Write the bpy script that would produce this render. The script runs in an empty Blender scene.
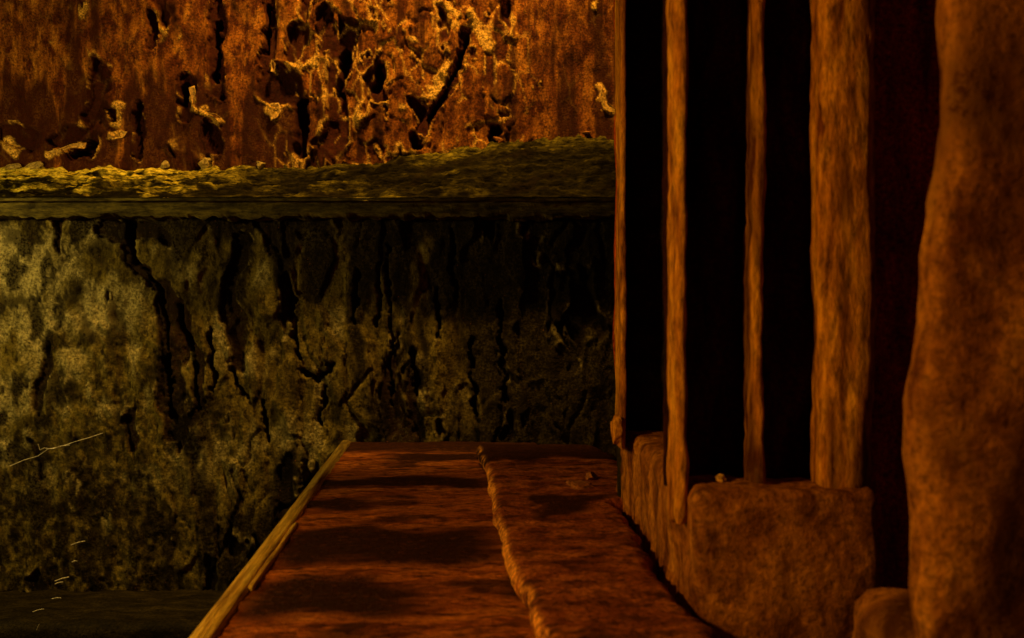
import bpy, bmesh, math
import numpy as np
from mathutils import Vector, Matrix

F = 1100.0          # focal length in pixels of the 1024x638 frame
CX, CY = 512.0, 319.0
sc = bpy.context.scene
COL = sc.collection

# ------------------------------------------------------------------ noise
def _h(ix, iy, iz, seed):
    n = (ix.astype(np.int64) * 374761393 + iy.astype(np.int64) * 668265263
         + iz.astype(np.int64) * 2147483647 + seed * 974634211) & 0xFFFFFFFF
    n = ((n ^ (n >> 13)) * 1274126177) & 0xFFFFFFFF
    n = ((n ^ (n >> 16)) * 2246822519) & 0xFFFFFFFF
    n = n ^ (n >> 15)
    return (n & 0xFFFFFF) / float(0xFFFFFF)

def vn2(x, y, seed=0):
    x0 = np.floor(x); y0 = np.floor(y)
    fx = x - x0; fy = y - y0
    fx = fx * fx * fx * (fx * (fx * 6 - 15) + 10); fy = fy * fy * fy * (fy * (fy * 6 - 15) + 10)
    z = np.zeros_like(x0)
    a = _h(x0, y0, z, seed); b = _h(x0 + 1, y0, z, seed)
    c = _h(x0, y0 + 1, z, seed); d = _h(x0 + 1, y0 + 1, z, seed)
    return (a * (1 - fx) + b * fx) * (1 - fy) + (c * (1 - fx) + d * fx) * fy

def fbm(x, y, o=4, seed=0, g=.5):
    s = 0; a = 1; t = 0
    for i in range(o):
        s = s + a * (vn2(x, y, seed + 17 * i) - .5); t += a
        a *= g; x = x * 2.03 + 11.7; y = y * 2.03 + 5.1
    return s / t * 2          # about -1..1

def vn3(p, seed=0):
    q = np.floor(p); f = p - q; f = f * f * (3 - 2 * f)
    r = 0
    for dx in (0, 1):
        for dy in (0, 1):
            for dz in (0, 1):
                w = (f[:, 0] if dx else 1 - f[:, 0]) * (f[:, 1] if dy else 1 - f[:, 1]) * (f[:, 2] if dz else 1 - f[:, 2])
                r = r + w * _h(q[:, 0] + dx, q[:, 1] + dy, q[:, 2] + dz, seed)
    return r

def fbm3(p, o=4, seed=0, g=.5):
    s = 0; a = 1; t = 0
    p = p.copy()
    for i in range(o):
        s = s + a * (vn3(p, seed + 31 * i) - .5); t += a
        a *= g; p = p * 2.03 + 7.3
    return s / t * 2

def worley(x, y, seed=0):
    x0 = np.floor(x); y0 = np.floor(y)
    f1 = np.full(x.shape, 9.); f2 = np.full(x.shape, 9.); rid = np.zeros(x.shape)
    for dx in (-1, 0, 1):
        for dy in (-1, 0, 1):
            cx = x0 + dx; cy = y0 + dy; z = np.zeros_like(cx)
            px = cx + _h(cx, cy, z, seed); py = cy + _h(cx, cy, z + 1, seed)
            d = np.hypot(px - x, py - y); r = _h(cx, cy, z + 2, seed)
            new = d < f1
            f2 = np.where(new, f1, np.minimum(f2, d))
            rid = np.where(new, r, rid); f1 = np.where(new, d, f1)
    return f1, f2, rid

def ss(a, b, x):
    t = np.clip((x - a) / (b - a), 0, 1)
    return t * t * (3 - 2 * t)

def seg(u, v, pts, w):
    """1 on the polyline, 0 at w pixels away, negative beyond"""
    d = np.full(u.shape, 1e9)
    for (x0, y0), (x1, y1) in zip(pts[:-1], pts[1:]):
        dx, dy = x1 - x0, y1 - y0; L = dx * dx + dy * dy + 1e-9
        t = np.clip(((u - x0) * dx + (v - y0) * dy) / L, 0, 1)
        d = np.minimum(d, np.hypot(u - x0 - t * dx, v - y0 - t * dy))
    return 1 - d / w

def ell(u, v, cx, cy, rx, ry):
    return 1 - np.hypot((u - cx) / rx, (v - cy) / ry)

# ------------------------------------------------------------------ materials
def mat(name, ramp, scale=(40, 40, 40), attrs=(), speck=None, bump=(.4, 120.), rough=.75, spec=.3, mottle=None, grain=(210, .25, 1.7)):
    m = bpy.data.materials.new(name); m.use_nodes = True
    nt = m.node_tree; N = nt.nodes; L = nt.links
    b = N['Principled BSDF']
    b.inputs['Roughness'].default_value = rough
    b.inputs['Specular IOR Level'].default_value = spec
    tc = N.new('ShaderNodeTexCoord'); mp = N.new('ShaderNodeMapping')
    mp.inputs['Scale'].default_value = scale
    L.new(tc.outputs['Object'], mp.inputs['Vector'])
    n = N.new('ShaderNodeTexNoise'); n.inputs['Scale'].default_value = 1; n.inputs['Detail'].default_value = 7
    n.inputs['Roughness'].default_value = .65; n.inputs['Distortion'].default_value = .4
    L.new(mp.outputs['Vector'], n.inputs['Vector'])
    cr = N.new('ShaderNodeValToRGB'); e = cr.color_ramp.elements
    while len(e) > 1: e.remove(e[-1])
    e[0].position = ramp[0][0]; e[0].color = (*ramp[0][1], 1)
    for p, c in ramp[1:]:
        k = e.new(p); k.color = (*c, 1)
    L.new(n.outputs['Fac'], cr.inputs['Fac'])
    cur = cr.outputs['Color']
    gn = N.new('ShaderNodeTexNoise'); gn.inputs['Scale'].default_value = grain[0]; gn.inputs['Detail'].default_value = 5
    gn.inputs['Roughness'].default_value = .72
    if len(grain) > 3:
        gm = N.new('ShaderNodeMapping'); gm.inputs['Scale'].default_value = grain[3]
        L.new(tc.outputs['Object'], gm.inputs['Vector']); L.new(gm.outputs['Vector'], gn.inputs['Vector'])
    else:
        L.new(tc.outputs['Object'], gn.inputs['Vector'])
    def mix(fac, col, mode='MIX'):
        nonlocal cur
        x = N.new('ShaderNodeMix'); x.data_type = 'RGBA'; x.blend_type = mode
        L.new(fac, x.inputs['Factor']); L.new(cur, x.inputs['A'])
        x.inputs['B'].default_value = (*col, 1)
        cur = x.outputs['Result']
    if mottle:
        (sv, col, lo, hi) = mottle
        mp2 = N.new('ShaderNodeMapping'); mp2.inputs['Scale'].default_value = sv
        mp2.inputs['Location'].default_value = (3.1, 7.7, 1.3)
        L.new(tc.outputs['Object'], mp2.inputs['Vector'])
        n2 = N.new('ShaderNodeTexNoise'); n2.inputs['Scale'].default_value = 1; n2.inputs['Detail'].default_value = 6
        n2.inputs['Roughness'].default_value = .6
        L.new(mp2.outputs['Vector'], n2.inputs['Vector'])
        mr = N.new('ShaderNodeMapRange'); mr.inputs['From Min'].default_value = lo; mr.inputs['From Max'].default_value = hi
        L.new(n2.outputs['Fac'], mr.inputs['Value'])
        mix(mr.outputs['Result'], col)
    for an, col in attrs:
        a = N.new('ShaderNodeAttribute'); a.attribute_name = an
        # break the mask up with the fine noise so that its border is ragged
        mth = N.new('ShaderNodeMath'); mth.operation = 'MULTIPLY_ADD'
        sub = N.new('ShaderNodeMath'); sub.operation = 'SUBTRACT'; sub.inputs[1].default_value = .5
        L.new(gn.outputs['Fac'], sub.inputs[0])
        mul2 = N.new('ShaderNodeMath'); mul2.operation = 'MULTIPLY'
        L.new(sub.outputs[0], mul2.inputs[0]); L.new(a.outputs['Fac'], mul2.inputs[1])
        L.new(mul2.outputs[0], mth.inputs[0]); mth.inputs[1].default_value = 4.0
        L.new(a.outputs['Fac'], mth.inputs[2]); mth.use_clamp = True
        mix(mth.outputs[0], col)
    if speck:
        (s, col, th) = speck
        v = N.new('ShaderNodeTexNoise'); v.inputs['Scale'].default_value = s; v.inputs['Detail'].default_value = 3
        L.new(tc.outputs['Object'], v.inputs['Vector'])
        mr = N.new('ShaderNodeMapRange'); mr.inputs['From Min'].default_value = th; mr.inputs['From Max'].default_value = th + .06
        L.new(v.outputs['Fac'], mr.inputs['Value'])
        mix(mr.outputs['Result'], col)
    gr = N.new('ShaderNodeMapRange'); gr.inputs['From Min'].default_value = .33; gr.inputs['From Max'].default_value = .67
    gr.inputs['To Min'].default_value = grain[1]; gr.inputs['To Max'].default_value = grain[2]
    L.new(gn.outputs['Fac'], gr.inputs['Value'])
    vm = N.new('ShaderNodeVectorMath'); vm.operation = 'SCALE'
    L.new(cur, vm.inputs[0]); L.new(gr.outputs['Result'], vm.inputs['Scale'])
    cur = vm.outputs['Vector']
    L.new(cur, b.inputs['Base Color'])
    if bump:
        bn = N.new('ShaderNodeTexNoise'); bn.inputs['Scale'].default_value = bump[1]; bn.inputs['Detail'].default_value = 6
        bn.inputs['Roughness'].default_value = .7
        if len(bump) > 2:
            mp3 = N.new('ShaderNodeMapping'); mp3.inputs['Scale'].default_value = bump[2]
            L.new(tc.outputs['Object'], mp3.inputs['Vector']); L.new(mp3.outputs['Vector'], bn.inputs['Vector'])
        else:
            L.new(tc.outputs['Object'], bn.inputs['Vector'])
        bp = N.new('ShaderNodeBump'); bp.inputs['Strength'].default_value = bump[0]; bp.inputs['Distance'].default_value = .006
        L.new(bn.outputs['Fac'], bp.inputs['Height']); L.new(bp.outputs['Normal'], b.inputs['Normal'])
    return m

M = {}
M['rust'] = mat('rusted_paint', [(.30, (.075, .017, .002)), (.45, (.20, .058, .006)), (.58, (.40, .145, .014)), (.72, (.56, .25, .030))],
                (38, 38, 11), attrs=(('peel', (.055, .010, .003)), ('stain', (.034, .006, .001)), ('edge', (.74, .44, .08))),
                mottle=((48, 48, 22), (.075, .015, .002), .47, .62), bump=(1.0, 230.), rough=.6, spec=.10, grain=(210, .2, 1.9))
M['olive'] = mat('flaking_olive_paint', [(.30, (.045, .030, .004)), (.46, (.14, .105, .016)), (.60, (.25, .195, .036)), (.75, (.34, .28, .07))],
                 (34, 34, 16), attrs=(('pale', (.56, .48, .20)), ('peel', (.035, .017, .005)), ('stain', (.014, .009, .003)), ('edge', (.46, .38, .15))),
                 mottle=((90, 90, 50), (.040, .027, .004), .50, .64), speck=(240., (.30, .12, .04), .70), bump=(1.0, 210.), rough=.6, spec=.08, grain=(170, .4, 1.5))
M['ledge'] = mat('mossy_ledge', [(.30, (.003, .002, .0005)), (.48, (.010, .008, .001)), (.62, (.028, .022, .002)), (.76, (.09, .075, .008))],
                 (11, 60, 60), attrs=(('pale', (.72, .58, .06)),('stain', (.012, .008, .002)),), bump=(1.0, 240., (.2, 1, 1)), rough=.8, spec=.04, grain=(150, .2, 1.9, (.3, 1, 1)))
M['mould'] = mat('worn_olive_moulding', [(.30, (.03, .022, .003)), (.48, (.10, .078, .010)), (.62, (.19, .15, .02)), (.76, (.28, .22, .035))],
                 (9, 60, 60), bump=(.9, 120., (.22, 1, 1)), grain=(150, .3, 1.7, (.3, 1, 1)))
M['platform'] = mat('red_oxide_slab', [(.30, (.11, .024, .003)), (.45, (.27, .072, .009)), (.58, (.43, .135, .016)), (.74, (.56, .21, .03))],
                    (9, 26, 30), attrs=(('stain', (.022, .006, .002)),), mottle=((26, 60, 40), (.07, .014, .003), .50, .66),
                    bump=(.8, 150.), grain=(170, .25, 1.8, (.5, 1, 1)), rough=.62, spec=.08)
M['step'] = mat('brown_oxide_slab', [(.30, (.11, .025, .005)), (.45, (.24, .062, .012)), (.58, (.36, .11, .02)), (.74, (.46, .16, .03))],
                (18, 26, 22), attrs=(('stain', (.025, .007, .002)), ('edge', (.78, .34, .05))), mottle=((30, 34, 30), (.08, .02, .003), .47, .63),
                bump=(.8, 140.), grain=(170, .25, 1.75), rough=.65, spec=.08)
M['plinth'] = mat('rough_brown_plinth', [(.30, (.13, .040, .005)), (.45, (.30, .11, .012)), (.58, (.46, .19, .02)), (.74, (.56, .26, .035))],
                  (26, 26, 13), attrs=(('stain', (.06, .018, .003)),), mottle=((34, 34, 14), (.12, .035, .004), .50, .66),
                  bump=(.8, 120.), rough=.7, spec=.08, grain=(140, .4, 1.5))
M['worn'] = mat('worn_ochre_edge', [(.32, (.20, .10, .008)), (.44, (.66, .42, .04)), (.56, (.86, .62, .09)), (.72, (.90, .74, .16))],
                (150, 5, 150), bump=(1., 60., (3, .12, 3)), attrs=(('stain', (.10, .065, .010)),), grain=(200, .5, 1.4, (1, .06, 1)), rough=.55, spec=.35)
M['rib'] = mat('scaling_rib_plaster', [(.30, (.17, .055, .003)), (.45, (.40, .16, .009)), (.58, (.58, .27, .016)), (.74, (.70, .38, .03))],
               (55, 55, 10), attrs=(('stain', (.05, .013, .003)),), mottle=((45, 45, 9), (.13, .036, .006), .54, .68),
               bump=(.8, 120., (1, 1, .3)), rough=.7, spec=.08, grain=(150, .3, 1.7, (1, 1, .3)))
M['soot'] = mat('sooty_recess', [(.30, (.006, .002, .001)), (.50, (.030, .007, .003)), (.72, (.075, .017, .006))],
                (40, 40, 9), bump=(.5, 80.), rough=.8, spec=.03)  # shade between the ribs put into the panel colour
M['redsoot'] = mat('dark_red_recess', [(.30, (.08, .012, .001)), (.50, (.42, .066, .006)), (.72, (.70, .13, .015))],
                (40, 40, 9), bump=(.5, 80.), rough=.8, spec=.03)  # red paint of the other recesses
M['black'] = mat('damp_black_floor', [(.30, (.005, .004, .001)), (.52, (.020, .015, .004)), (.75, (.05, .038, .010))],
                 (14, 40, 30), bump=(.6, 80.), rough=.6, spec=.08)
M['stone'] = mat('broken_plaster', [(.30, (.20, .13, .03)), (.55, (.42, .31, .08)), (.75, (.55, .44, .14))],
                 (120, 120, 120), bump=(.6, 200.), rough=.7, spec=.3)
M['brownstone'] = mat('broken_brown_stone', [(.30, (.14, .045, .01)), (.55, (.34, .13, .025)), (.75, (.48, .22, .05))],
                      (120, 120, 120), bump=(.6, 200.), rough=.7, spec=.3)
M['flake'] = mat('lifted_paint_flake', [(.30, (.30, .14, .02)), (.52, (.62, .36, .06)), (.75, (.80, .55, .13))],
                 (150, 150, 150), bump=(.4, 260.), rough=.5, spec=.4)
M['thread'] = mat('pale_thread', [(.3, (.62, .56, .42)), (.7, (.85, .80, .66))], (200, 200, 200), bump=None, rough=.4, spec=.5)

# ------------------------------------------------------------------ object helpers
def tag(o, label=None, cat=None, group=None, kind=None):
    if label: o['label'] = label
    if cat: o['category'] = cat
    if group: o['group'] = group
    if kind: o['kind'] = kind
    return o

def link(name, me, material, parent=None):
    o = bpy.data.objects.new(name, me); COL.objects.link(o)
    if material: me.materials.append(material)
    if parent: o.parent = parent
    return o

def set_attr(me, name, arr):
    a = me.attributes.new(name, 'FLOAT', 'POINT')
    full = np.zeros(len(me.vertices), np.float32); full[:len(arr)] = arr
    a.data.foreach_set('value', full)

def smooth(me):
    me.polygons.foreach_set('use_smooth', np.ones(len(me.polygons), bool))

def slab_grid(name, X, Y, Z, back, material, attrs=None):
    """a rough front surface (2D arrays) closed into a solid towards the vector `back`"""
    r, c = X.shape
    V = np.stack([X.ravel(), Y.ravel(), Z.ravel()], 1)
    idx = np.arange(r * c).reshape(r, c)
    q = np.stack([idx[:-1, :-1], idx[1:, :-1], idx[1:, 1:], idx[:-1, 1:]], -1).reshape(-1, 4)
    ring = list(idx[0, :]) + list(idx[1:, -1]) + list(idx[-1, -2::-1]) + list(idx[-2:0:-1, 0])
    if len(back) == 4:            # flat back plane at constant depth
        bv = V[ring].copy(); bv[:, 1] = back[3]
    else:
        bv = V[ring] + np.array(back)
    n0 = len(V); k = len(ring)
    faces = q.tolist()
    for i in range(k):
        j = (i + 1) % k
        faces.append((ring[j], ring[i], n0 + i, n0 + j))
    faces.append([n0 + i for i in range(k)])
    me = bpy.data.meshes.new(name)
    me.from_pydata(np.vstack([V, bv]).tolist(), [], faces)
    bm = bmesh.new(); bm.from_mesh(me); bmesh.ops.recalc_face_normals(bm, faces=bm.faces[:]); bm.to_mesh(me); bm.free()
    smooth(me)
    for a, arr in (attrs or {}).items(): set_attr(me, a, arr.ravel())
    return link(name, me, material)

def rough_box(name, lo, hi, seg_len, rad, material, disp=None, frame=None, warp=None, stain=None, parent=None, edge=None):
    """rounded solid with dense faces; disp(p, n) moves the skin along its normal; frame = (origin, ax, ay, az)"""
    lo = np.array(lo, float); hi = np.array(hi, float)
    if not hasattr(seg_len, '__len__'): seg_len = (seg_len,) * 3
    n = [max(2, int(round((hi[i] - lo[i]) / seg_len[i]))) for i in range(3)]
    grids = {}; V = []; faces = []
    def vid(i, j, k):
        t = (i, j, k)
        if t not in grids: grids[t] = len(V); V.append(t)
        return grids[t]
    for ax in range(3):
        b, c = [(1, 2), (2, 0), (0, 1)][ax]
        for side in (0, n[ax]):
            for i in range(n[b]):
                for j in range(n[c]):
                    qd = []
                    for di, dj in ((0, 0), (1, 0), (1, 1), (0, 1)):
                        t = [0, 0, 0]; t[ax] = side; t[b] = i + di; t[c] = j + dj
                        qd.append(vid(*t))
                    faces.append(qd if side else qd[::-1])
    P = np.array(V, float) / np.array(n) * (hi - lo) + lo
    rad = min(rad, float((hi - lo).min()) * .499)
    inner = np.clip(P, lo + rad, hi - rad); d = P - inner
    L = np.linalg.norm(d, axis=1, keepdims=True)
    nrm = d / np.maximum(L, 1e-9)
    P = inner + nrm * rad
    st = stain(P, nrm) if stain else None
    eg = edge(P, nrm) if edge else None
    if disp is not None: P = P + nrm * disp(P, nrm)[:, None]
    if warp is not None: P = warp(P)
    mtx = None
    if frame is not None:
        o, ax_, ay_, az_ = [np.array(t, float) for t in frame]
        R3 = np.stack([ax_, ay_, az_], 1)
        if np.linalg.det(R3) > 0:
            mtx = Matrix([[*R3[i], o[i]] for i in range(3)] + [[0, 0, 0, 1]])
        else:
            P = o + P[:, :1] * ax_ + P[:, 1:2] * ay_ + P[:, 2:3] * az_
    me = bpy.data.meshes.new(name); me.from_pydata(P.tolist(), [], faces); smooth(me)
    if st is not None: set_attr(me, 'stain', st)
    if eg is not None: set_attr(me, 'edge', eg)
    ob = link(name, me, material, parent)
    if mtx is not None: ob.matrix_basis = mtx
    return ob

def chunk(name, loc, size, seed, material, rot=0., parent=None, flat=.18):
    """an angular broken piece: a cut, noisy lump"""
    bm = bmesh.new(); bmesh.ops.create_icosphere(bm, subdivisions=3, radius=1)
    p = np.array([v.co[:] for v in bm.verts])
    rng = np.random.default_rng(seed)
    for _ in range(9):                       # planar cuts give facets
        d = rng.normal(size=3); d /= np.linalg.norm(d); h = rng.uniform(.30, .75)
        over = np.maximum(p @ d - h, 0); p = p - over[:, None] * d
    p = p * (1 + .35 * fbm3(p * 2.6 + seed, 4, seed))[:, None]
    p = p * np.array(size)
    c, s = math.cos(rot), math.sin(rot)
    p = p @ np.array([[c, 0, -s], [0, 1, 0], [s, 0, c]])
    p = p + np.array(loc)
    for v, co in zip(bm.verts, p): v.co = co
    me = bpy.data.meshes.new(name); bm.to_mesh(me); bm.free()
    return link(name, me, material, parent)

def flake(name, pts, D, lift, parent, material, seed=0):
    """a curled sheet of paint standing off the wall: outline in wall coordinates, 1.5 mm thick"""
    pts = np.array(pts, float); c = pts.mean(0); n = len(pts); K = 5
    V = []; rng = np.random.default_rng(seed)
    for layer, off in ((0, 0.), (1, .0018)):
        V.append((c[0], D - lift * .5 - off, c[1]))
        for k in range(1, K + 1):
            for i in range(n):
                q = c + (pts[i] - c) * k / K
                r = lift * (.5 + .5 * ((i * 37 + seed * 11) % 7) / 6) * (k / K) ** 2
                V.append((q[0], D - r - lift * .35 - off, q[1]))
    per = 1 + K * n; faces = []
    for layer in (0, 1):
        b = layer * per; fl = layer == 0
        for i in range(n):
            j = (i + 1) % n
            f = (b, b + 1 + i, b + 1 + j); faces.append(f if fl else f[::-1])
            for k in range(K - 1):
                f = (b + 1 + k * n + i, b + 1 + (k + 1) * n + i, b + 1 + (k + 1) * n + j, b + 1 + k * n + j)
                faces.append(f if fl else f[::-1])
    for i in range(n):
        j = (i + 1) % n; a = 1 + (K - 1) * n
        faces.append((a + i, a + j, per + a + j, per + a + i))
    me = bpy.data.meshes.new(name); me.from_pydata(V, [], faces)
    bm = bmesh.new(); bm.from_mesh(me); bmesh.ops.recalc_face_normals(bm, faces=bm.faces[:]); bm.to_mesh(me); bm.free()
    smooth(me)
    return link(name, me, material, parent)

def pt(px, py, D):
    return ((px - CX) * D / F, D, (CY - py) * D / F)

# ------------------------------------------------------------------ upper rusted wall
D_UP, D_LOW = 2.56, 2.40
def grid(u0, u1, v0, v1, step):
    return np.meshgrid(np.arange(u0, u1 + .01, step), np.arange(v0, v1 + .01, step))

U, V = grid(-240, 640, -130, 184, 1.6)
wu = U + 9 * fbm(U / 26, V / 30, 4, 3); wv = V + 12 * fbm(U / 26, V / 30, 4, 4)
mid = ss(250, 320, U) * (1 - ss(500, 545, U))               # the heavily scaled middle of the wall
left = 1 - ss(230, 300, U)
# peeled areas
P = fbm(wu / 34, wv / 95, 4, 21) * 1.5 - .50 + .12 * mid - .25 * ss(520, 570, U) - .12 * left
P = np.maximum(P, -1)
for pts, w in (([(216, -40), (216, 95)], 9), ([(268, -30), (266, 60)], 7), ([(186, 82), (184, 112)], 10),
               ([(345, 30), (338, 80), (340, 150)], 11), ([(470, 32), (462, 60), (428, 122)], 5),
               ([(270, 82), (285, 90)], 18), ([(322, 15), (324, 45)], 8), ([(60, 140), (90, 143)], 13),
               ([(135, 105), (138, 158)], 6), ([(212, 132), (216, 150)], 9), ([(8, 130), (30, 140)], 10),
               ([(338, 85), (336, 150)], 8), ([(375, 72), (382, 92)], 10), ([(300, 30), (290, 60)], 9),
               ([(415, 100), (420, 125)], 7), ([(150, 12), (152, 45)], 5), ([(110, 108), (116, 120)], 5)):
    P = np.maximum(P, seg(wu, wv, pts, w) * 1.1)
peel = ss(-.02, .12, P); deep = peel.copy()
pit = np.zeros_like(U)
for pts, w in (([(302, 100), (301, 152)], 8.5), ([(377, 68), (375, 88)], 6.5), ([(466, 40), (455, 72), (429, 120)], 3.6), ([(497, 128), (496, 136)], 7),
               ([(413, 136), (418, 146)], 8), ([(344, 50), (340, 95)], 5.5), ([(217, 20), (215, 80)], 4.5), ([(185, 90), (183, 104)], 7),
               ([(267, 5), (265, 50)], 3.8), ([(86, 146), (74, 152)], 9)):
    pit = np.maximum(pit, ss(0, .45, seg(U + 5 * fbm(U / 9, V / 11, 4, 8), V + 5 * fbm(U / 9, V / 9, 4, 9), pts, w * .78 * (1 + .8 * fbm(U / 30, V / 16, 3, 10)))))
P = np.maximum(P, (fbm(wu / 9, wv / 17, 4, 22) * 1.3 - .86 + .22 * mid - .5 * left) * (mid > .01) - 1 * (mid <= .01))
fine = ss(-.02, .12, P)
peel = np.maximum(peel, .8 * ss(-.02, .12, P))
f1, f2, rid = worley(wu / 17, wv / 30, 5)
plate = ss(.02, .16, f2 - f1)
h = .006 * fbm(U / 14, V / 22, 5, 2) + .016 * fbm(U / 70, V / 120, 3, 6) + .004 * fbm(U / 24, V / 200, 2, 7)
h = h + (.011 * (rid - .5) * plate - .001 * (1 - plate)) * (.3 + .9 * mid)
h = h + .002 * mid * fbm(U / 7, V / 9, 4, 12)
h = h - .011 * deep - .005 * fine - .045 * pit + .0016 * (.4 + mid) * fbm(U / 3.6, V / 4.5, 3, 13)
rim = np.exp(-((P + .07) / .07) ** 2)
h = h + .005 * rim
vein = np.exp(-((f2 - f1) / .07) ** 2) * ss(.05, .3, fbm(U / 22, V / 22, 3, 33) + .12 * mid) * (.1 + .9 * mid)
edge = np.maximum(rim * ss(.0, .35, fbm(U / 16, V / 16, 3, 31) + .34 * mid - .12) * .9, .8 * vein)
for pts, w in (([(190, 92), (196, 112)], 4), ([(202, 110), (214, 118), (222, 122)], 4), ([(110, 135), (122, 132)], 4), ([(119, 106), (117, 122)], 6),
               ([(45, 156), (58, 152), (85, 145)], 4), ([(271, 108), (278, 112)], 8), ([(273, 62), (272, 70)], 3), ([(600, 85), (607, 105), (614, 112)], 5),
               ([(446, 70), (432, 92)], 9), ([(470, 10), (482, 34), (486, 50)], 5), ([(448, 5), (455, 14)], 5), ([(412, 38), (413, 40)], 5),
               ([(595, 5), (594, 10)], 4), ([(288, 66), (306, 66), (316, 58)], 4), ([(334, 90), (346, 84)], 3), ([(5, 140), (12, 150)], 8), ([(486, 30), (492, 50)], 4)):
    s_ = seg(U + 5 * fbm(U / 7, V / 7, 3, 41), V + 5 * fbm(U / 7, V / 7, 3, 42), pts, w)
    edge = np.maximum(edge, ss(0, .5, s_) * .9); h = h + .004 * ss(0, .6, s_)
edge = np.clip(edge * (1 - pit), 0, 1)
stain = ss(.0, .42, .75 * fbm(wu / 15, wv / 110, 5, 51) + .7 * fbm(U / 8, V / 130, 4, 53) + .85 * (1 - ss(285, 345, U)) * ss(55, 115, V + 22 * fbm(U / 22, V / 40, 4, 52)) - .12 + .2 * ss(510, 540, U) * ss(70, 110, V) + .22 * ss(505, 530, U) * (1 - ss(540, 556, U)) + .15 * ss(572, 585, U))  # towards the right end, lamp falloff is painted in beside the stains
stain = np.clip(stain * .85 + pit * .9, 0, 1) * (1 - edge)
X = (U - CX) * D_UP / F; Z = (CY - V) * D_UP / F; Y = D_UP - h
wall_up = slab_grid('wall_back', X, Y, Z, (0, 0, 0, D_UP + .14), M['rust'], dict(peel=peel, edge=edge, stain=stain))
tag(wall_up, 'upper rear wall of scaling orange rust above the sloping ledge', 'wall', kind='structure')

# ------------------------------------------------------------------ sloping ledge
def top_v(u):
    return 166 - 3 * ss(100, 300, u) - 35 * ss(290, 600, u)
us = np.arange(-240, 641, 2.0); ts = np.linspace(0, 1, 80)
Uu, T = np.meshgrid(us, ts)
Dl = 2.345 + (D_UP + .03 - 2.345) * T
Zn = (CY - 197.5) * 2.345 / F; Zb = (CY - top_v(Uu) + 2) * (D_UP - .01) / F
Zl = Zn + (Zb - Zn) * T
sx = Uu / 60 + T * 1.2; st_ = T * 9 - Uu / 55
strat = fbm(sx, st_, 5, 61)
w1, w2, wr = worley(Uu / 34 + .4 * strat, T * 8 - Uu / 60 + .5 * strat, 62)
n_off = .008 * strat + .012 * (wr - .5) * ss(.02, .2, w2 - w1) * ss(0, .12, T) + .015 * fbm(Uu / 26, T * 15 - Uu / 40, 5, 68, .6) + .004 * fbm(Uu / 5, T * 22, 3, 63)
n_off = n_off + .018 * ss(.72, 1, T) * np.maximum(fbm(Uu / 16, T * 3, 4, 64), -.2)
n_off = n_off * (ss(0, .06, T) * .85 + .15)
stn = ss(.15, .5, fbm(Uu / 38 + T, T * 6 - Uu / 60, 4, 65)) * ss(180, 420, Uu)  # right part painted darker to hold back the overhead light
Xl = (Uu - CX) * Dl / F
ledge = slab_grid('trim_1', Xl, Dl - n_off * .45, Zl + n_off * .8, (0, 0, 0, D_UP + .08), M['ledge'], dict(stain=stn, pale=np.clip((1 - ss(60, 300, Uu) * (1 - .10 * ss(.6, .9, T))) * ss(-.25, .35, fbm(Uu / 22 + T, T * 15 - Uu / 40, 5, 66, .6) + .9 * (T - .52)) + .10 * ss(.1, .5, fbm(Uu / 30, T * 10 - Uu / 60, 4, 67)) * (1 - ss(420, 560, Uu)), 0, 1)))  # pale: lamp light on the left end put into the ledge colour
tag(ledge, 'sloping mossy ledge between the orange upper wall and the olive lower wall', 'ledge', kind='structure')

# moulding band under the ledge: a profile swept along the wall
prof = [(2.42, 196.5), (2.42, 199.4), (2.352, 199.8), (2.347, 201.2), (2.350, 203.2), (2.366, 204.2), (2.372, 209), (2.368, 214), (2.374, 217.5), (2.395, 219), (2.43, 220), (2.47, 220), (2.47, 196.5)]
us = np.arange(-240, 622, 3.0)
Vv = []; Fc = []
n = len(prof)
for i, u in enumerate(us):
    for j, (d, v) in enumerate(prof):
        k = float(fbm(np.array([u / 30. + j * 3.1]), np.array([j * 1.7]), 3, 71)[0])
        k2 = float(fbm(np.array([u / 9.]), np.array([j * 2.7]), 3, 72)[0])
        amp = 1.0 if 4 <= j <= 9 else .3
        x = (u - CX) * D_LOW / F
        Vv.append((x, d + .006 * k * amp, (CY - v) * D_LOW / F + (.003 * k2 + .003 * k + (.006 * k2 + .004 * k if 8 <= j <= 10 else 0)) * amp * (1 if j > 4 else .2)))
for i in range(len(us) - 1):
    for j in range(n):
        a = i * n + j; b = i * n + (j + 1) % n
        Fc.append((a, b, b + n, a + n))
Fc.append(list(range(n))); Fc.append([(len(us) - 1) * n + j for j in range(n)][::-1])
me = bpy.data.meshes.new('trim_2'); me.from_pydata(Vv, [], Fc)
bm = bmesh.new(); bm.from_mesh(me); bmesh.ops.recalc_face_normals(bm, faces=bm.faces[:]); bm.to_mesh(me); bm.free()
mould = link('trim_2', me, M['mould'])
tag(mould, 'thin moulded band along the head of the olive lower wall', 'moulding', kind='structure')

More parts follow.
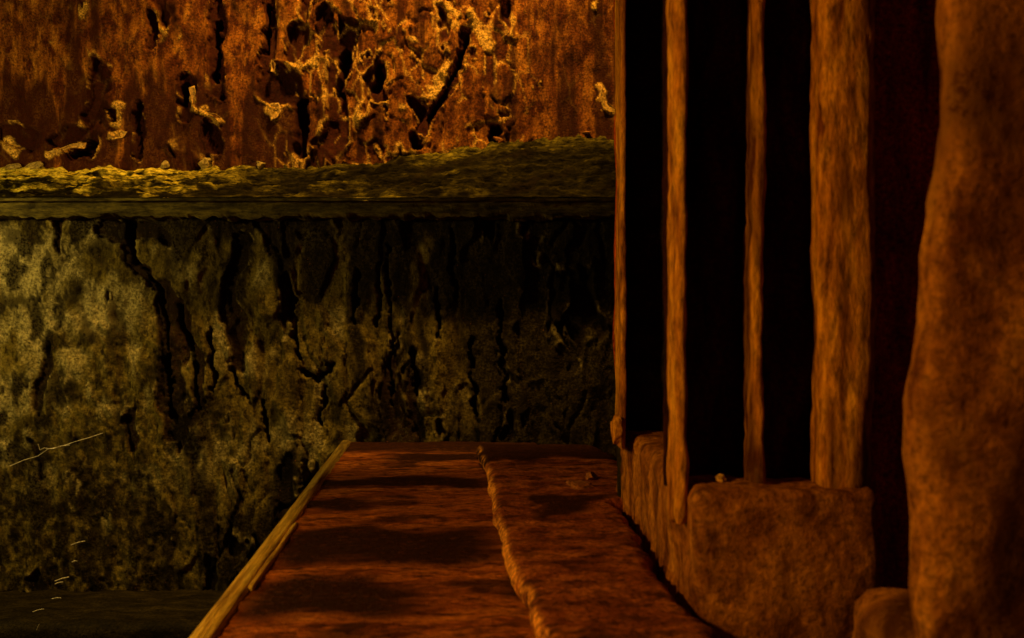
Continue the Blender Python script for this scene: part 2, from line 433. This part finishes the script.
# ------------------------------------------------------------------ lower olive wall
U, V = grid(-240, 625, 208, 645, 1.7)
wu = U + 10 * fbm(U / 30, V / 36, 4, 103); wv = V + 16 * fbm(U / 30, V / 36, 4, 104)
palew = 1 - ss(90, 190, U)
P = fbm(wu / 26, wv / 100, 4, 121) * 1.5 - .66 + .12 * ss(140, 260, U) - .1 * palew
for pts, w in (([(129, 218), (133, 262), (160, 288)], 6), ([(164, 300), (170, 372), (176, 425)], 13), ([(178, 300), (190, 345), (197, 372), (197, 420)], 5),
               ([(240, 230), (232, 300), (236, 360)], 9), ([(262, 215), (270, 245)], 8), ([(100, 225), (160, 232)], 12),
               ([(35, 440), (37, 480)], 4)):
    P = np.maximum(P, seg(wu, wv, pts, w) * 1.0)
peel = ss(-.02, .12, P)
pit = np.zeros_like(U)
for pts, w in (([(129, 221), (131, 259), (147, 272), (162, 290), (165, 331), (169, 372), (174, 425)], 3.2), ([(178, 303), (188, 345), (197, 372), (197, 412)], 3.0),
               ([(291, 286), (290, 310), (297, 358)], 3.6), ([(302, 372), (318, 380), (331, 366)], 4.5), ([(326, 385), (318, 425)], 3.), ([(357, 268), (356, 325)], 2.6),
               ([(380, 262), (378, 326)], 2.6), ([(388, 240), (390, 330), (392, 408)], 2.2), ([(436, 290), (440, 338)], 3.), ([(412, 350), (416, 392)], 2.8),
               ([(452, 230), (455, 300)], 2.4), ([(303, 462), (306, 475), (303, 486)], 4), ([(233, 372), (245, 395)], 2.6), ([(262, 400), (266, 440)], 2.8),
               ([(210, 330), (214, 390)], 2.4), ([(470, 340), (476, 420)], 3.), ([(500, 300), (505, 400)], 3.)):
    pit = np.maximum(pit, ss(0, .5, seg(U + 6 * fbm(U / 11, V / 13, 4, 108), V + 6 * fbm(U / 11, V / 11, 4, 109), pts, w * .85 * (1 + .7 * fbm(U / 12, V / 12, 2, 115)))))
f1, f2, rid = worley(wu / 20, wv / 64, 105)
plate = ss(.015, .13, f2 - f1)
g1, g2, gid = worley(wu / 9 + 7, wv / 17, 106)
rough_z = ss(150, 230, U)
h = .005 * (1 - .45 * rough_z) * fbm(U / 12, V / 16, 5, 102) + .014 * fbm(U / 60, V / 120, 3, 107) + .004 * fbm(U / 18, V / 160, 2, 110)
h = h + (.015 * (rid - .5) * plate - .003 * (1 - plate)) * (.15 + .75 * rough_z)
h = h + .004 * (gid - .5) * ss(.0, .2, g2 - g1) * (1 - .7 * rough_z)
h = h - .008 * peel - .020 * pit + .003 * fbm(U / 4, V / 5, 3, 113) * (1 - .6 * rough_z)
# the foot of the wall breaks back a little behind the shelf below
rim = np.exp(-((P + .06) / .06) ** 2)
h = h + .003 * rim
crk = (1 - plate) * rough_z
edge = np.clip(rim * ss(0, .4, fbm(U / 14, V / 14, 3, 131) - .1), 0, 1) * .7
e2 = seg(U + 3 * fbm(U / 6, V / 6, 2, 133), V, [(304, 463), (303, 480)], 3); edge = np.maximum(edge, ss(0, .5, e2))
pale = np.clip(ss(-.35, .25, fbm(U / 34, V / 44, 5, 141) + .55 * (ell(U, V, 40, 315, 150, 130)) - .36) * (1 - ss(120, 160, U + 10 * fbm(U / 20, V / 20, 3, 142))), 0, 1)
pale = np.maximum(pale, .6 * ss(.15, .5, fbm(U / 22, V / 40, 4, 143)) * ss(200, 260, V) * (1 - ss(440, 520, V)) * (1 - .7 * ss(380, 480, U)))
stain = ss(.05, .45, fbm(wu / 20, wv / 70, 5, 151) + .6 * ss(410, 540, V) - .05 + .5 * (1 - ss(218, 256, V + 14 * fbm(U / 12, V / 40, 3, 152)))  # darker towards the foot: fading lamp light painted in
           + 1.1 * ss(400, 540, U + 40 * fbm(U / 40, V / 60, 3, 158)) * ss(230, 300, V + .12 * U) + .25 * ss(130, 190, U) * (1 - ss(260, 330, V)) - .25 * palew * ss(225, 250, V) * (1 - ss(440, 500, V)) + 1.3 * (.12 + .88 * palew) * (fbm(U / 12, V / 19, 5, 154, .65) + .02))  # right end painted as shade where the amber lamp would reach
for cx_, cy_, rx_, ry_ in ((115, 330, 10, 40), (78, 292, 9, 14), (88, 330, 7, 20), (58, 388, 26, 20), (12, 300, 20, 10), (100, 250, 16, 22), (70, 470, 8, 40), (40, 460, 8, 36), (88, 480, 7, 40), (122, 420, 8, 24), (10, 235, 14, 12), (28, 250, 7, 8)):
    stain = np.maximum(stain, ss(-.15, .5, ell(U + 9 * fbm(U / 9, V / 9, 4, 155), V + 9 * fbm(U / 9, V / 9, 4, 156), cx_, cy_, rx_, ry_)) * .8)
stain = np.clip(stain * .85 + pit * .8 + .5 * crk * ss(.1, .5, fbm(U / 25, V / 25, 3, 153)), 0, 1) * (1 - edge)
X = (U - CX) * D_LOW / F; Z = (CY - V) * D_LOW / F; Y = D_LOW - h
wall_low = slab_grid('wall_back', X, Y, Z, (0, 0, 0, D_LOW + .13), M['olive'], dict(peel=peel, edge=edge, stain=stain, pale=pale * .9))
tag(wall_low, 'lower rear wall of cracked, flaking olive-green paint under the moulded band', 'wall', kind='structure')

# ------------------------------------------------------------------ low shelf and ground left of the platform
nz = lambda a, s, sd, st=(1, 1, 1): (lambda p, n: a * fbm3(p * s * np.array(st), 4, sd))
shelf = rough_box('floor', (-1.75, 2.14, -.95), (-.385, 2.52, -.592), .018, .02, M['black'], nz(.010, 16., 201))
tag(shelf, 'damp black floor shelf at the foot of the olive wall', 'floor', kind='structure')
pit_floor = rough_box('floor', (-1.9, .2, -1.05), (1.3, 2.6, -.95), .05, .02, M['black'], nz(.010, 10., 202))
tag(pit_floor, 'dark sunken ground below the platform edge', 'floor', kind='structure')

# ------------------------------------------------------------------ platform with worn edge, raised step
O = np.array((-.262, .91, 0.)); dS = np.array((-.0683, .9977, 0.)); dR = np.array((.9977, .0683, 0.))
FR = (O, dR, dS, (0, 0, 1))
def loc(r, s, z): return tuple(O + r * dR + s * dS + np.array((0, 0, z)))

plat = bpy.data.objects.new('platform', None); COL.objects.link(plat)
tag(plat, 'long rust-red platform with dark bands and an ochre worn left edge', 'platform')
def plat_stain(p, n):
    r, s = p[:, 0], p[:, 1]
    a = fbm(r / .13 + 3, s / .06, 5, 211) + .35 * fbm(r / .03, s / .03, 4, 212)
    st = ss(.25, .6, a) * .8
    # broad dark bands across the slab; the farthest is lamp falloff painted in
    sw = s + .045 * fbm(r / .09, s / .09, 5, 213)
    for c, w, r0, r1 in ((.125, .095, .03, .19), (.37, .13, .02, .28), (.65, .055, -.03, .12), (.86, .06, .0, .3), (1.18, .08, .12, .32), (1.42, .22, -.05, .5)):
        st = np.maximum(st, ss(0, .55, 1 - np.abs(sw - c) / w) * ss(r0 - .05, r0 + .03, r) * (1 - ss(r1 - .06, r1 + .03, r)) * 1.1)
    return np.clip(st, 0, 1.1)
slab = rough_box('slab', (.004, -.42, -.94), (.418, 1.462, -.264), (.010, .010, .06), .012, M['platform'],
                 lambda p, n: .0045 * fbm3(p * np.array((9, 26, 9)), 5, 214) + .002 * fbm3(p * 90, 3, 215), FR, stain=plat_stain, parent=plat, warp=lambda P: P - np.stack([0 * P[:, 0], .0684 * P[:, 0] * ss(1.2, 1.46, P[:, 1]), 0 * P[:, 0]], 1))
def strip_disp(p, n):
    ang = np.arctan2(n[:, 2], n[:, 0])
    return .0016 * fbm(ang * 2.2, p[:, 1] / .5, 4, 221) + .0012 * fbm(ang * 9, p[:, 1] / .5, 3, 222)
rough_box('worn_edge', (-.005, -.42, -.300), (.0175, 1.462, -.2585), (.003, .014, .004), .009, M['worn'], strip_disp, FR, parent=plat, stain=lambda p, n: ss(.6, 1.4, p[:, 1]) * .85)  # far end darkened in colour to offset the yellow lamp
rough_box('splinter', (.0155, .16, -.2675), (.0215, .50, -.2595), (.002, .010, .002), .003, M['worn'],
          lambda p, n: .0012 * fbm(p[:, 1] / .05, n[:, 0] * 2, 3, 223), FR, parent=plat,
          warp=lambda P: P + np.stack([.004 * (P[:, 1] - .2), 0 * P[:, 1], 0 * P[:, 1]], 1))

def step_warp(P):
    Q = P.copy(); s = P[:, 1]
    wig = .010 * fbm(s / .16, s * 0, 3, 231) + .003 * fbm(s / .03, s * 0, 2, 232)
    k = 1 - ss(.30, .36, P[:, 0])
    Q[:, 0] += wig * k + ss(.33, .41, P[:, 0]) * (.024 * ss(.08, .46, s) + .076 * ss(.48, .62, s) + .009 * fbm(s / .03, s * 0, 3, 233) + .008 * fbm(s / .012, s * 0, 2, 234))
    return Q
step = rough_box('raised_slab', (.276, -.42, -.2635), (.408, 1.17, -.238), (.004, .006, .003), .013, M['step'],
                 edge=lambda p, n: ss(.45, .8, -n[:, 0]) * ss(-.15, .45, fbm(p[:, 1] / .035, p[:, 2] / .02, 5, 239, .65) + .22) * .9,  # worn lip, also painted brighter where it faces the left lamp
                 disp=lambda p, n: .005 * fbm3(p * np.array((10, 10, 10)), 4, 236) + .0016 * fbm3(p * 120, 3, 237), frame=FR, warp=step_warp,
                 stain=lambda p, n: ss(.15, .55, fbm(p[:, 0] / .06, p[:, 1] / .12, 4, 238) + .25 * ss(.31, .33, p[:, 0]) * (1 - ss(.34, .37, p[:, 0])) + 1.0 * ss(.85, 1.15, p[:, 1])))  # far end darkened in place of lamp falloff
tag(step, 'raised brown slab with a ragged bright orange lip, lying on the red platform', 'step')

# ------------------------------------------------------------------ plinth and ribs of the right-hand wall
blk = lambda a, sd, s=14.: (lambda p, n: a * fbm3(p * s, 5, sd) + a * .35 * fbm3(p * s * 5, 3, sd + 1))
plinth = rough_box('plinth', (.424, .018, -.93), (.590, .60, -.150), (.007, .007, .010), .012, M['plinth'], blk(.008, 241, 17.), FR, warp=lambda P: P + np.stack([.024 * ss(.08, .46, P[:, 1]), 0 * P[:, 1], 0 * P[:, 1]], 1),
                   stain=lambda p, n: ss(.2, .6, fbm3(p * np.array((22, 22, 9)), 4, 242)) * .8)
tag(plinth, 'rough brown stone plinth behind the black crack, carrying the upright ribs', 'plinth')

def rib_disp(a, sd):
    return lambda p, n: a * fbm3(p * np.array((55, 55, 5.5)), 4, sd) + a * .5 * fbm3(p * np.array((30, 30, 30)), 4, sd + 5) + a * .25 * fbm3(p * 110, 2, sd + 9)
def rib(name, px0, px1, D, depth, zb, zt, sd, rad, amp, label, cat='rib', group='upright ribs on the plinth', segl=.004, wear=0.):
    x0 = (px0 - CX) * D / F; x1 = (px1 - CX) * D / F
    o = rough_box(name, (x0, D, zb), (x1, D + depth, zt), (segl, segl, .009), rad, M['rib'], rib_disp(amp, sd),
                  stain=lambda p, n: ss(.2, .55, fbm3(p * np.array((60, 60, 7)), 4, sd + 20) + wear) * .9)  # the bias sets how much of the rib is darkened
    return tag(o, label, cat, group)
ribA = rib('upright_rib', 620.5, 626, 1.405, .07, -.168, .62, 301, .006, .0035, 'thinnest upright rib, in the corner against the ledge and olive wall', wear=-.25)
ribB = rib('upright_rib', 675, 688, .985, .05, -.185, .62, 311, .006, .0055, 'upright rib with a bright orange front, second from the olive wall', wear=-.25)
ribC = rib('upright_rib', 753, 766, .995, .04, -.170, .62, 321, .007, .005, 'dim brownish upright rib between two black recesses', wear=.34)
ribD = rib('broad_rib', 821, 877, .985, .05, -.170, .62, 331, .016, .006, 'broad orange upright rib, widest of the four, beside the near pier', segl=.005, wear=.08)

# recess panels
def panel(px0, px1, D, thick, zb, zt, sd, label, m='soot'):
    x0 = (px0 - CX) * D / F; x1 = (px1 - CX) * D / F
    o = rough_box('wall_right', (x0, D, zb), (x1, D + thick, zt), (.008, .008, .012), .004, M[m], nz(.008, 30., sd, (1, 1, .3)))
    return tag(o, label, 'wall', kind='structure')
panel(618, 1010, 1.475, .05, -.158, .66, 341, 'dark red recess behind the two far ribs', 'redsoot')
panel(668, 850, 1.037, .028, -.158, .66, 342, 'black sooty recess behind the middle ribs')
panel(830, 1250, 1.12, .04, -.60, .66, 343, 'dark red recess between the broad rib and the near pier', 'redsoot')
# return wall running from the back corner to the first rib
a = np.array(pt(617, 0, 2.54)); b = np.array(pt(618.5, 0, 1.47))
dv = (b - a); dv[2] = 0; Ln = np.linalg.norm(dv); dv /= Ln; nv = np.array((-dv[1], dv[0], 0.)) * -1
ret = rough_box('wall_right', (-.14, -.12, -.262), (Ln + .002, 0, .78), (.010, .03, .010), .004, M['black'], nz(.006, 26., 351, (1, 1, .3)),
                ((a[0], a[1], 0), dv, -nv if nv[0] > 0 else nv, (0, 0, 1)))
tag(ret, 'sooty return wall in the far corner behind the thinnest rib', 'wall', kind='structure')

# near pier and its foot
base = rough_box('pier_foot', (.275, .66, -.93), (.62, .895, -.217), .010, .022, M['plinth'], blk(.010, 361, 17.),
                 stain=lambda p, n: ss(.1, .55, fbm3(p * np.array((16, 16, 12)), 4, 362) + .15) * .9)
tag(base, 'blurred brown stone block in the near corner, under the big pier', 'block')
pier = rough_box('near_pier', (.272, .725, -.236), (.62, .765, .62), .009, .016, M['plinth'],
                 lambda p, n: .012 * fbm3(p * np.array((10, 10, 7)), 4, 371) + .003 * fbm3(p * 40, 4, 372),
                 warp=lambda P: P + np.stack([(.016 * ss(-.05, .20, P[:, 2]) + .006 * fbm(P[:, 2] / .07, P[:, 2] * 0, 2, 375)) * (1 - ss(.3, .5, P[:, 0])), 0 * P[:, 0], 0 * P[:, 0]], 1),
                 stain=lambda p, n: ss(.0, .5, fbm3(p * np.array((13, 13, 8)), 4, 373) + .9 * ss(.02, -.2, p[:, 2]) * ss(.30, .36, p[:, 0]) + .04) * .85)  # blotches, darker towards the lower right
tag(pier, 'wide blurred orange pier nearest the camera, filling the side of the view', 'pier')

# ------------------------------------------------------------------ loose pieces
def top_of_ledge(px):
    t = .93
    d = 2.345 + (D_UP + .03 - 2.345) * t
    zn = (CY - 197.5) * 2.345 / F; zb = (CY - float(top_v(np.array([float(px)]))[0]) + 2) * (D_UP - .01) / F
    return ((px - CX) * d / F, d, zn + (zb - zn) * t)
rub = [(14, (.030, .016, .011), 0.1, 'pale yellow plaster chip at the far left end of the ledge'),
       (36, (.026, .016, .014), -.3, 'yellow plaster chip on the ledge, second from its left end'),
       (72, (.018, .014, .010), .2, 'small yellow plaster chip below the dark hollow at the left of the ledge'),
       (104, (.012, .012, .012), .6, 'small pointed plaster chip on the ledge, right of the dark hollow'),
       (168, (.022, .018, .016), .5, 'olive plaster lump, left one of the pair at the middle of the left ledge'),
       (206, (.024, .018, .022), -.5, 'tall olive plaster lump, right one of the pair on the left ledge'),
       (262, (.014, .014, .014), .3, 'dark plaster lump on the ledge left of the black arched hole'),
       (500, (.022, .014, .010), .1, 'brown plaster chip on the ledge under the square black pit'),
       (586, (.016, .012, .005), .1, 'flat brown plaster chip on the ledge near its right end')]
for i, (px, size, rot, lab) in enumerate(rub):
    x, y, z = top_of_ledge(px)
    c = chunk('plaster_chip', (x, y - .012, z + size[2] * .2), tuple(q * .9 for q in size), 400 + i, M['stone' if i < 7 else 'brownstone'], rot)
    tag(c, lab, 'plaster chip', 'chips lying on the ledge')
x, y, z = pt(612, 433, 1.40)
c = chunk('stone_fragment', (x + .004, 1.395, -.152 + .008), (.011, .012, .022), 431, M['rib'], .2); tag(c, 'crumbling brown fragment at the foot of the thinnest rib', 'stone')
for i, (r, s, sz, lab) in enumerate(((.405, .62, (.022, .03, .010), 'brown stone fragment at the head of the black crack'),
                                     (.43, .70, (.018, .022, .009), 'small brown fragment behind the head of the black crack'))):
    xx = loc(r, s, -.236)
    c = chunk('stone_fragment', xx, sz, 440 + i, M['brownstone'], .1); tag(c, lab, 'stone')
c = chunk('pebble', ((719 - CX) * 1.0 / F, 1.005, -.150 + .005), (.0075, .008, .005), 451, M['flake'], .3)
tag(c, 'single pale pebble on the plinth in the black recess', 'pebble')

# lifted flakes of paint that belong to the rusted wall
def wl(pts): return [((a - CX) * D_UP / F, (CY - b) * D_UP / F) for a, b in pts]
for i, (pts, lift) in enumerate((
        ([(189, 88), (195, 86), (197, 98), (199, 110), (193, 111), (192, 100)], .007),
        ([(202, 108), (208, 113), (216, 114), (222, 118), (223, 124), (214, 119), (205, 114)], .008),
        ([(601, 84), (604, 92), (608, 103), (616, 110), (611, 114), (603, 110), (600, 98)], .006),
        ([(108, 134), (114, 137), (122, 131), (128, 132), (124, 138), (112, 140)], .006),
        ([(48, 152), (60, 149), (74, 144), (87, 143), (86, 149), (72, 148), (58, 154)], .007),
        ([(271, 104), (279, 103), (282, 110), (278, 118), (271, 121), (269, 113)], .006),
        ([(272, 60), (276, 64), (275, 73), (271, 72)], .008))):
    flake('paint_flake', wl(pts), D_UP + .004, lift, wall_up, M['flake'], i)

# ------------------------------------------------------------------ web thread and straws by the olive wall
def tube(name, pts, rad, material, parent=None):
    cu = bpy.data.curves.new(name + '_path', 'CURVE'); cu.dimensions = '3D'; cu.bevel_depth = rad; cu.bevel_resolution = 2
    sp = cu.splines.new('POLY'); sp.points.add(len(pts) - 1)
    for p, q in zip(sp.points, pts): p.co = (*q, 1)
    tmp = bpy.data.objects.new('tmp', cu); COL.objects.link(tmp)
    me = bpy.data.meshes.new_from_object(tmp.evaluated_get(bpy.context.evaluated_depsgraph_get()))
    bpy.data.objects.remove(tmp); bpy.data.curves.remove(cu)
    me.name = name; smooth(me)
    return link(name, me, material, parent)
bpy.context.view_layer.update()
t = tube('cobweb_thread', [pt(a, b, 2.355 + .004 * math.sin(a)) for a, b in ((10, 466), (24, 460), (38, 456), (48, 449), (60, 447), (74, 442), (88, 438), (103, 433))], .0008, M['thread'])
tag(t, 'pale cobweb thread slanting across the left of the olive wall', 'cobweb')
tube('tangle', [pt(a, b, 2.352) for a, b in ((38, 444), (40, 450), (44, 448), (52, 449), (61, 446), (70, 445))], .0008, M['thread'], t)
straws = [((71, 545), (85, 541), 'pale straw, highest of the short straws low on the olive wall'),
          ((72, 562), (77, 561), 'tiny pale straw, second from the top of the short straws'),
          ((55, 581), (69, 577), 'brightest short straw, just above the foot of the olive wall'),
          ((55, 584), (63, 582), 'short straw lying close under the brightest one'),
          ((52, 599), (61, 598), 'pale short straw just below the foot of the olive wall'),
          ((33, 612), (44, 609), 'longest pale straw above the black edge at the lower left'),
          ((37, 630), (40, 624), 'steep pale straw, lowest of the short straws')]
for a, b, lab in straws:
    D = 2.10 if a[1] > 590 else 2.33
    m_ = ((a[0] + b[0]) / 2, (a[1] + b[1]) / 2 - .6)
    o = tube('straw', [pt(*a, D), pt(*m_, D - .004), pt(*b, D - .006)], .0011, M['thread'])
    tag(o, lab, 'straw', 'short straws caught in web by the olive wall')

# ------------------------------------------------------------------ light
def aim(o, target):
    o.rotation_euler = (Vector(target) - o.location).to_track_quat('-Z', 'Y').to_euler()
def spot(name, at, target, power, col, ang, blend, size):
    l = bpy.data.lights.new(name, 'SPOT'); l.energy = power; l.color = col
    l.spot_size = math.radians(ang); l.spot_blend = blend; l.shadow_soft_size = size
    o = bpy.data.objects.new(name, l); COL.objects.link(o); o.location = at; aim(o, target); return o
def bulb(name, at, power, col, size):
    l = bpy.data.lights.new(name, 'POINT'); l.energy = power; l.color = col; l.shadow_soft_size = size
    o = bpy.data.objects.new(name, l); COL.objects.link(o); o.location = at; return o
# amber lamp above, washing down the rusted wall
spot('amber_wall_lamp', (-.16, 2.0, 1.80), (-.26, 2.56, .70), 150, (1, .52, .09), 66, .8, .05)
# yellowish lamp at the left end of the olive wall
bulb('yellow_corner_lamp', (-1.5, 1.88, .30), 14, (1, .70, .17), .05)
# orange lamp at the left in front, raking over platform and ribs
spot('orange_front_lamp', (-.95, .28, .46), (.14, 1.05, -.13), 46, (1, .46, .05), 60, .55, .04)

w = bpy.data.worlds.new('dark_room'); sc.world = w; w.use_nodes = True
w.node_tree.nodes['Background'].inputs['Color'].default_value = (1, .24, .04, 1)
w.node_tree.nodes['Background'].inputs['Strength'].default_value = .028

# ------------------------------------------------------------------ camera
cd = bpy.data.cameras.new('camera'); cam = bpy.data.objects.new('camera', cd); COL.objects.link(cam)
cam.rotation_euler = (math.radians(90), 0, 0)
cd.sensor_width = 36; cd.sensor_fit = 'HORIZONTAL'; cd.lens = 36 * F / 1024
cd.clip_start = .02
cd.dof.use_dof = True; cd.dof.focus_distance = 2.1; cd.dof.aperture_fstop = 10
sc.camera = cam
vs = sc.view_settings
vs.view_transform = 'Standard'; vs.look = 'None'; vs.exposure = 0; vs.gamma = 1; vs.use_curve_mapping = False
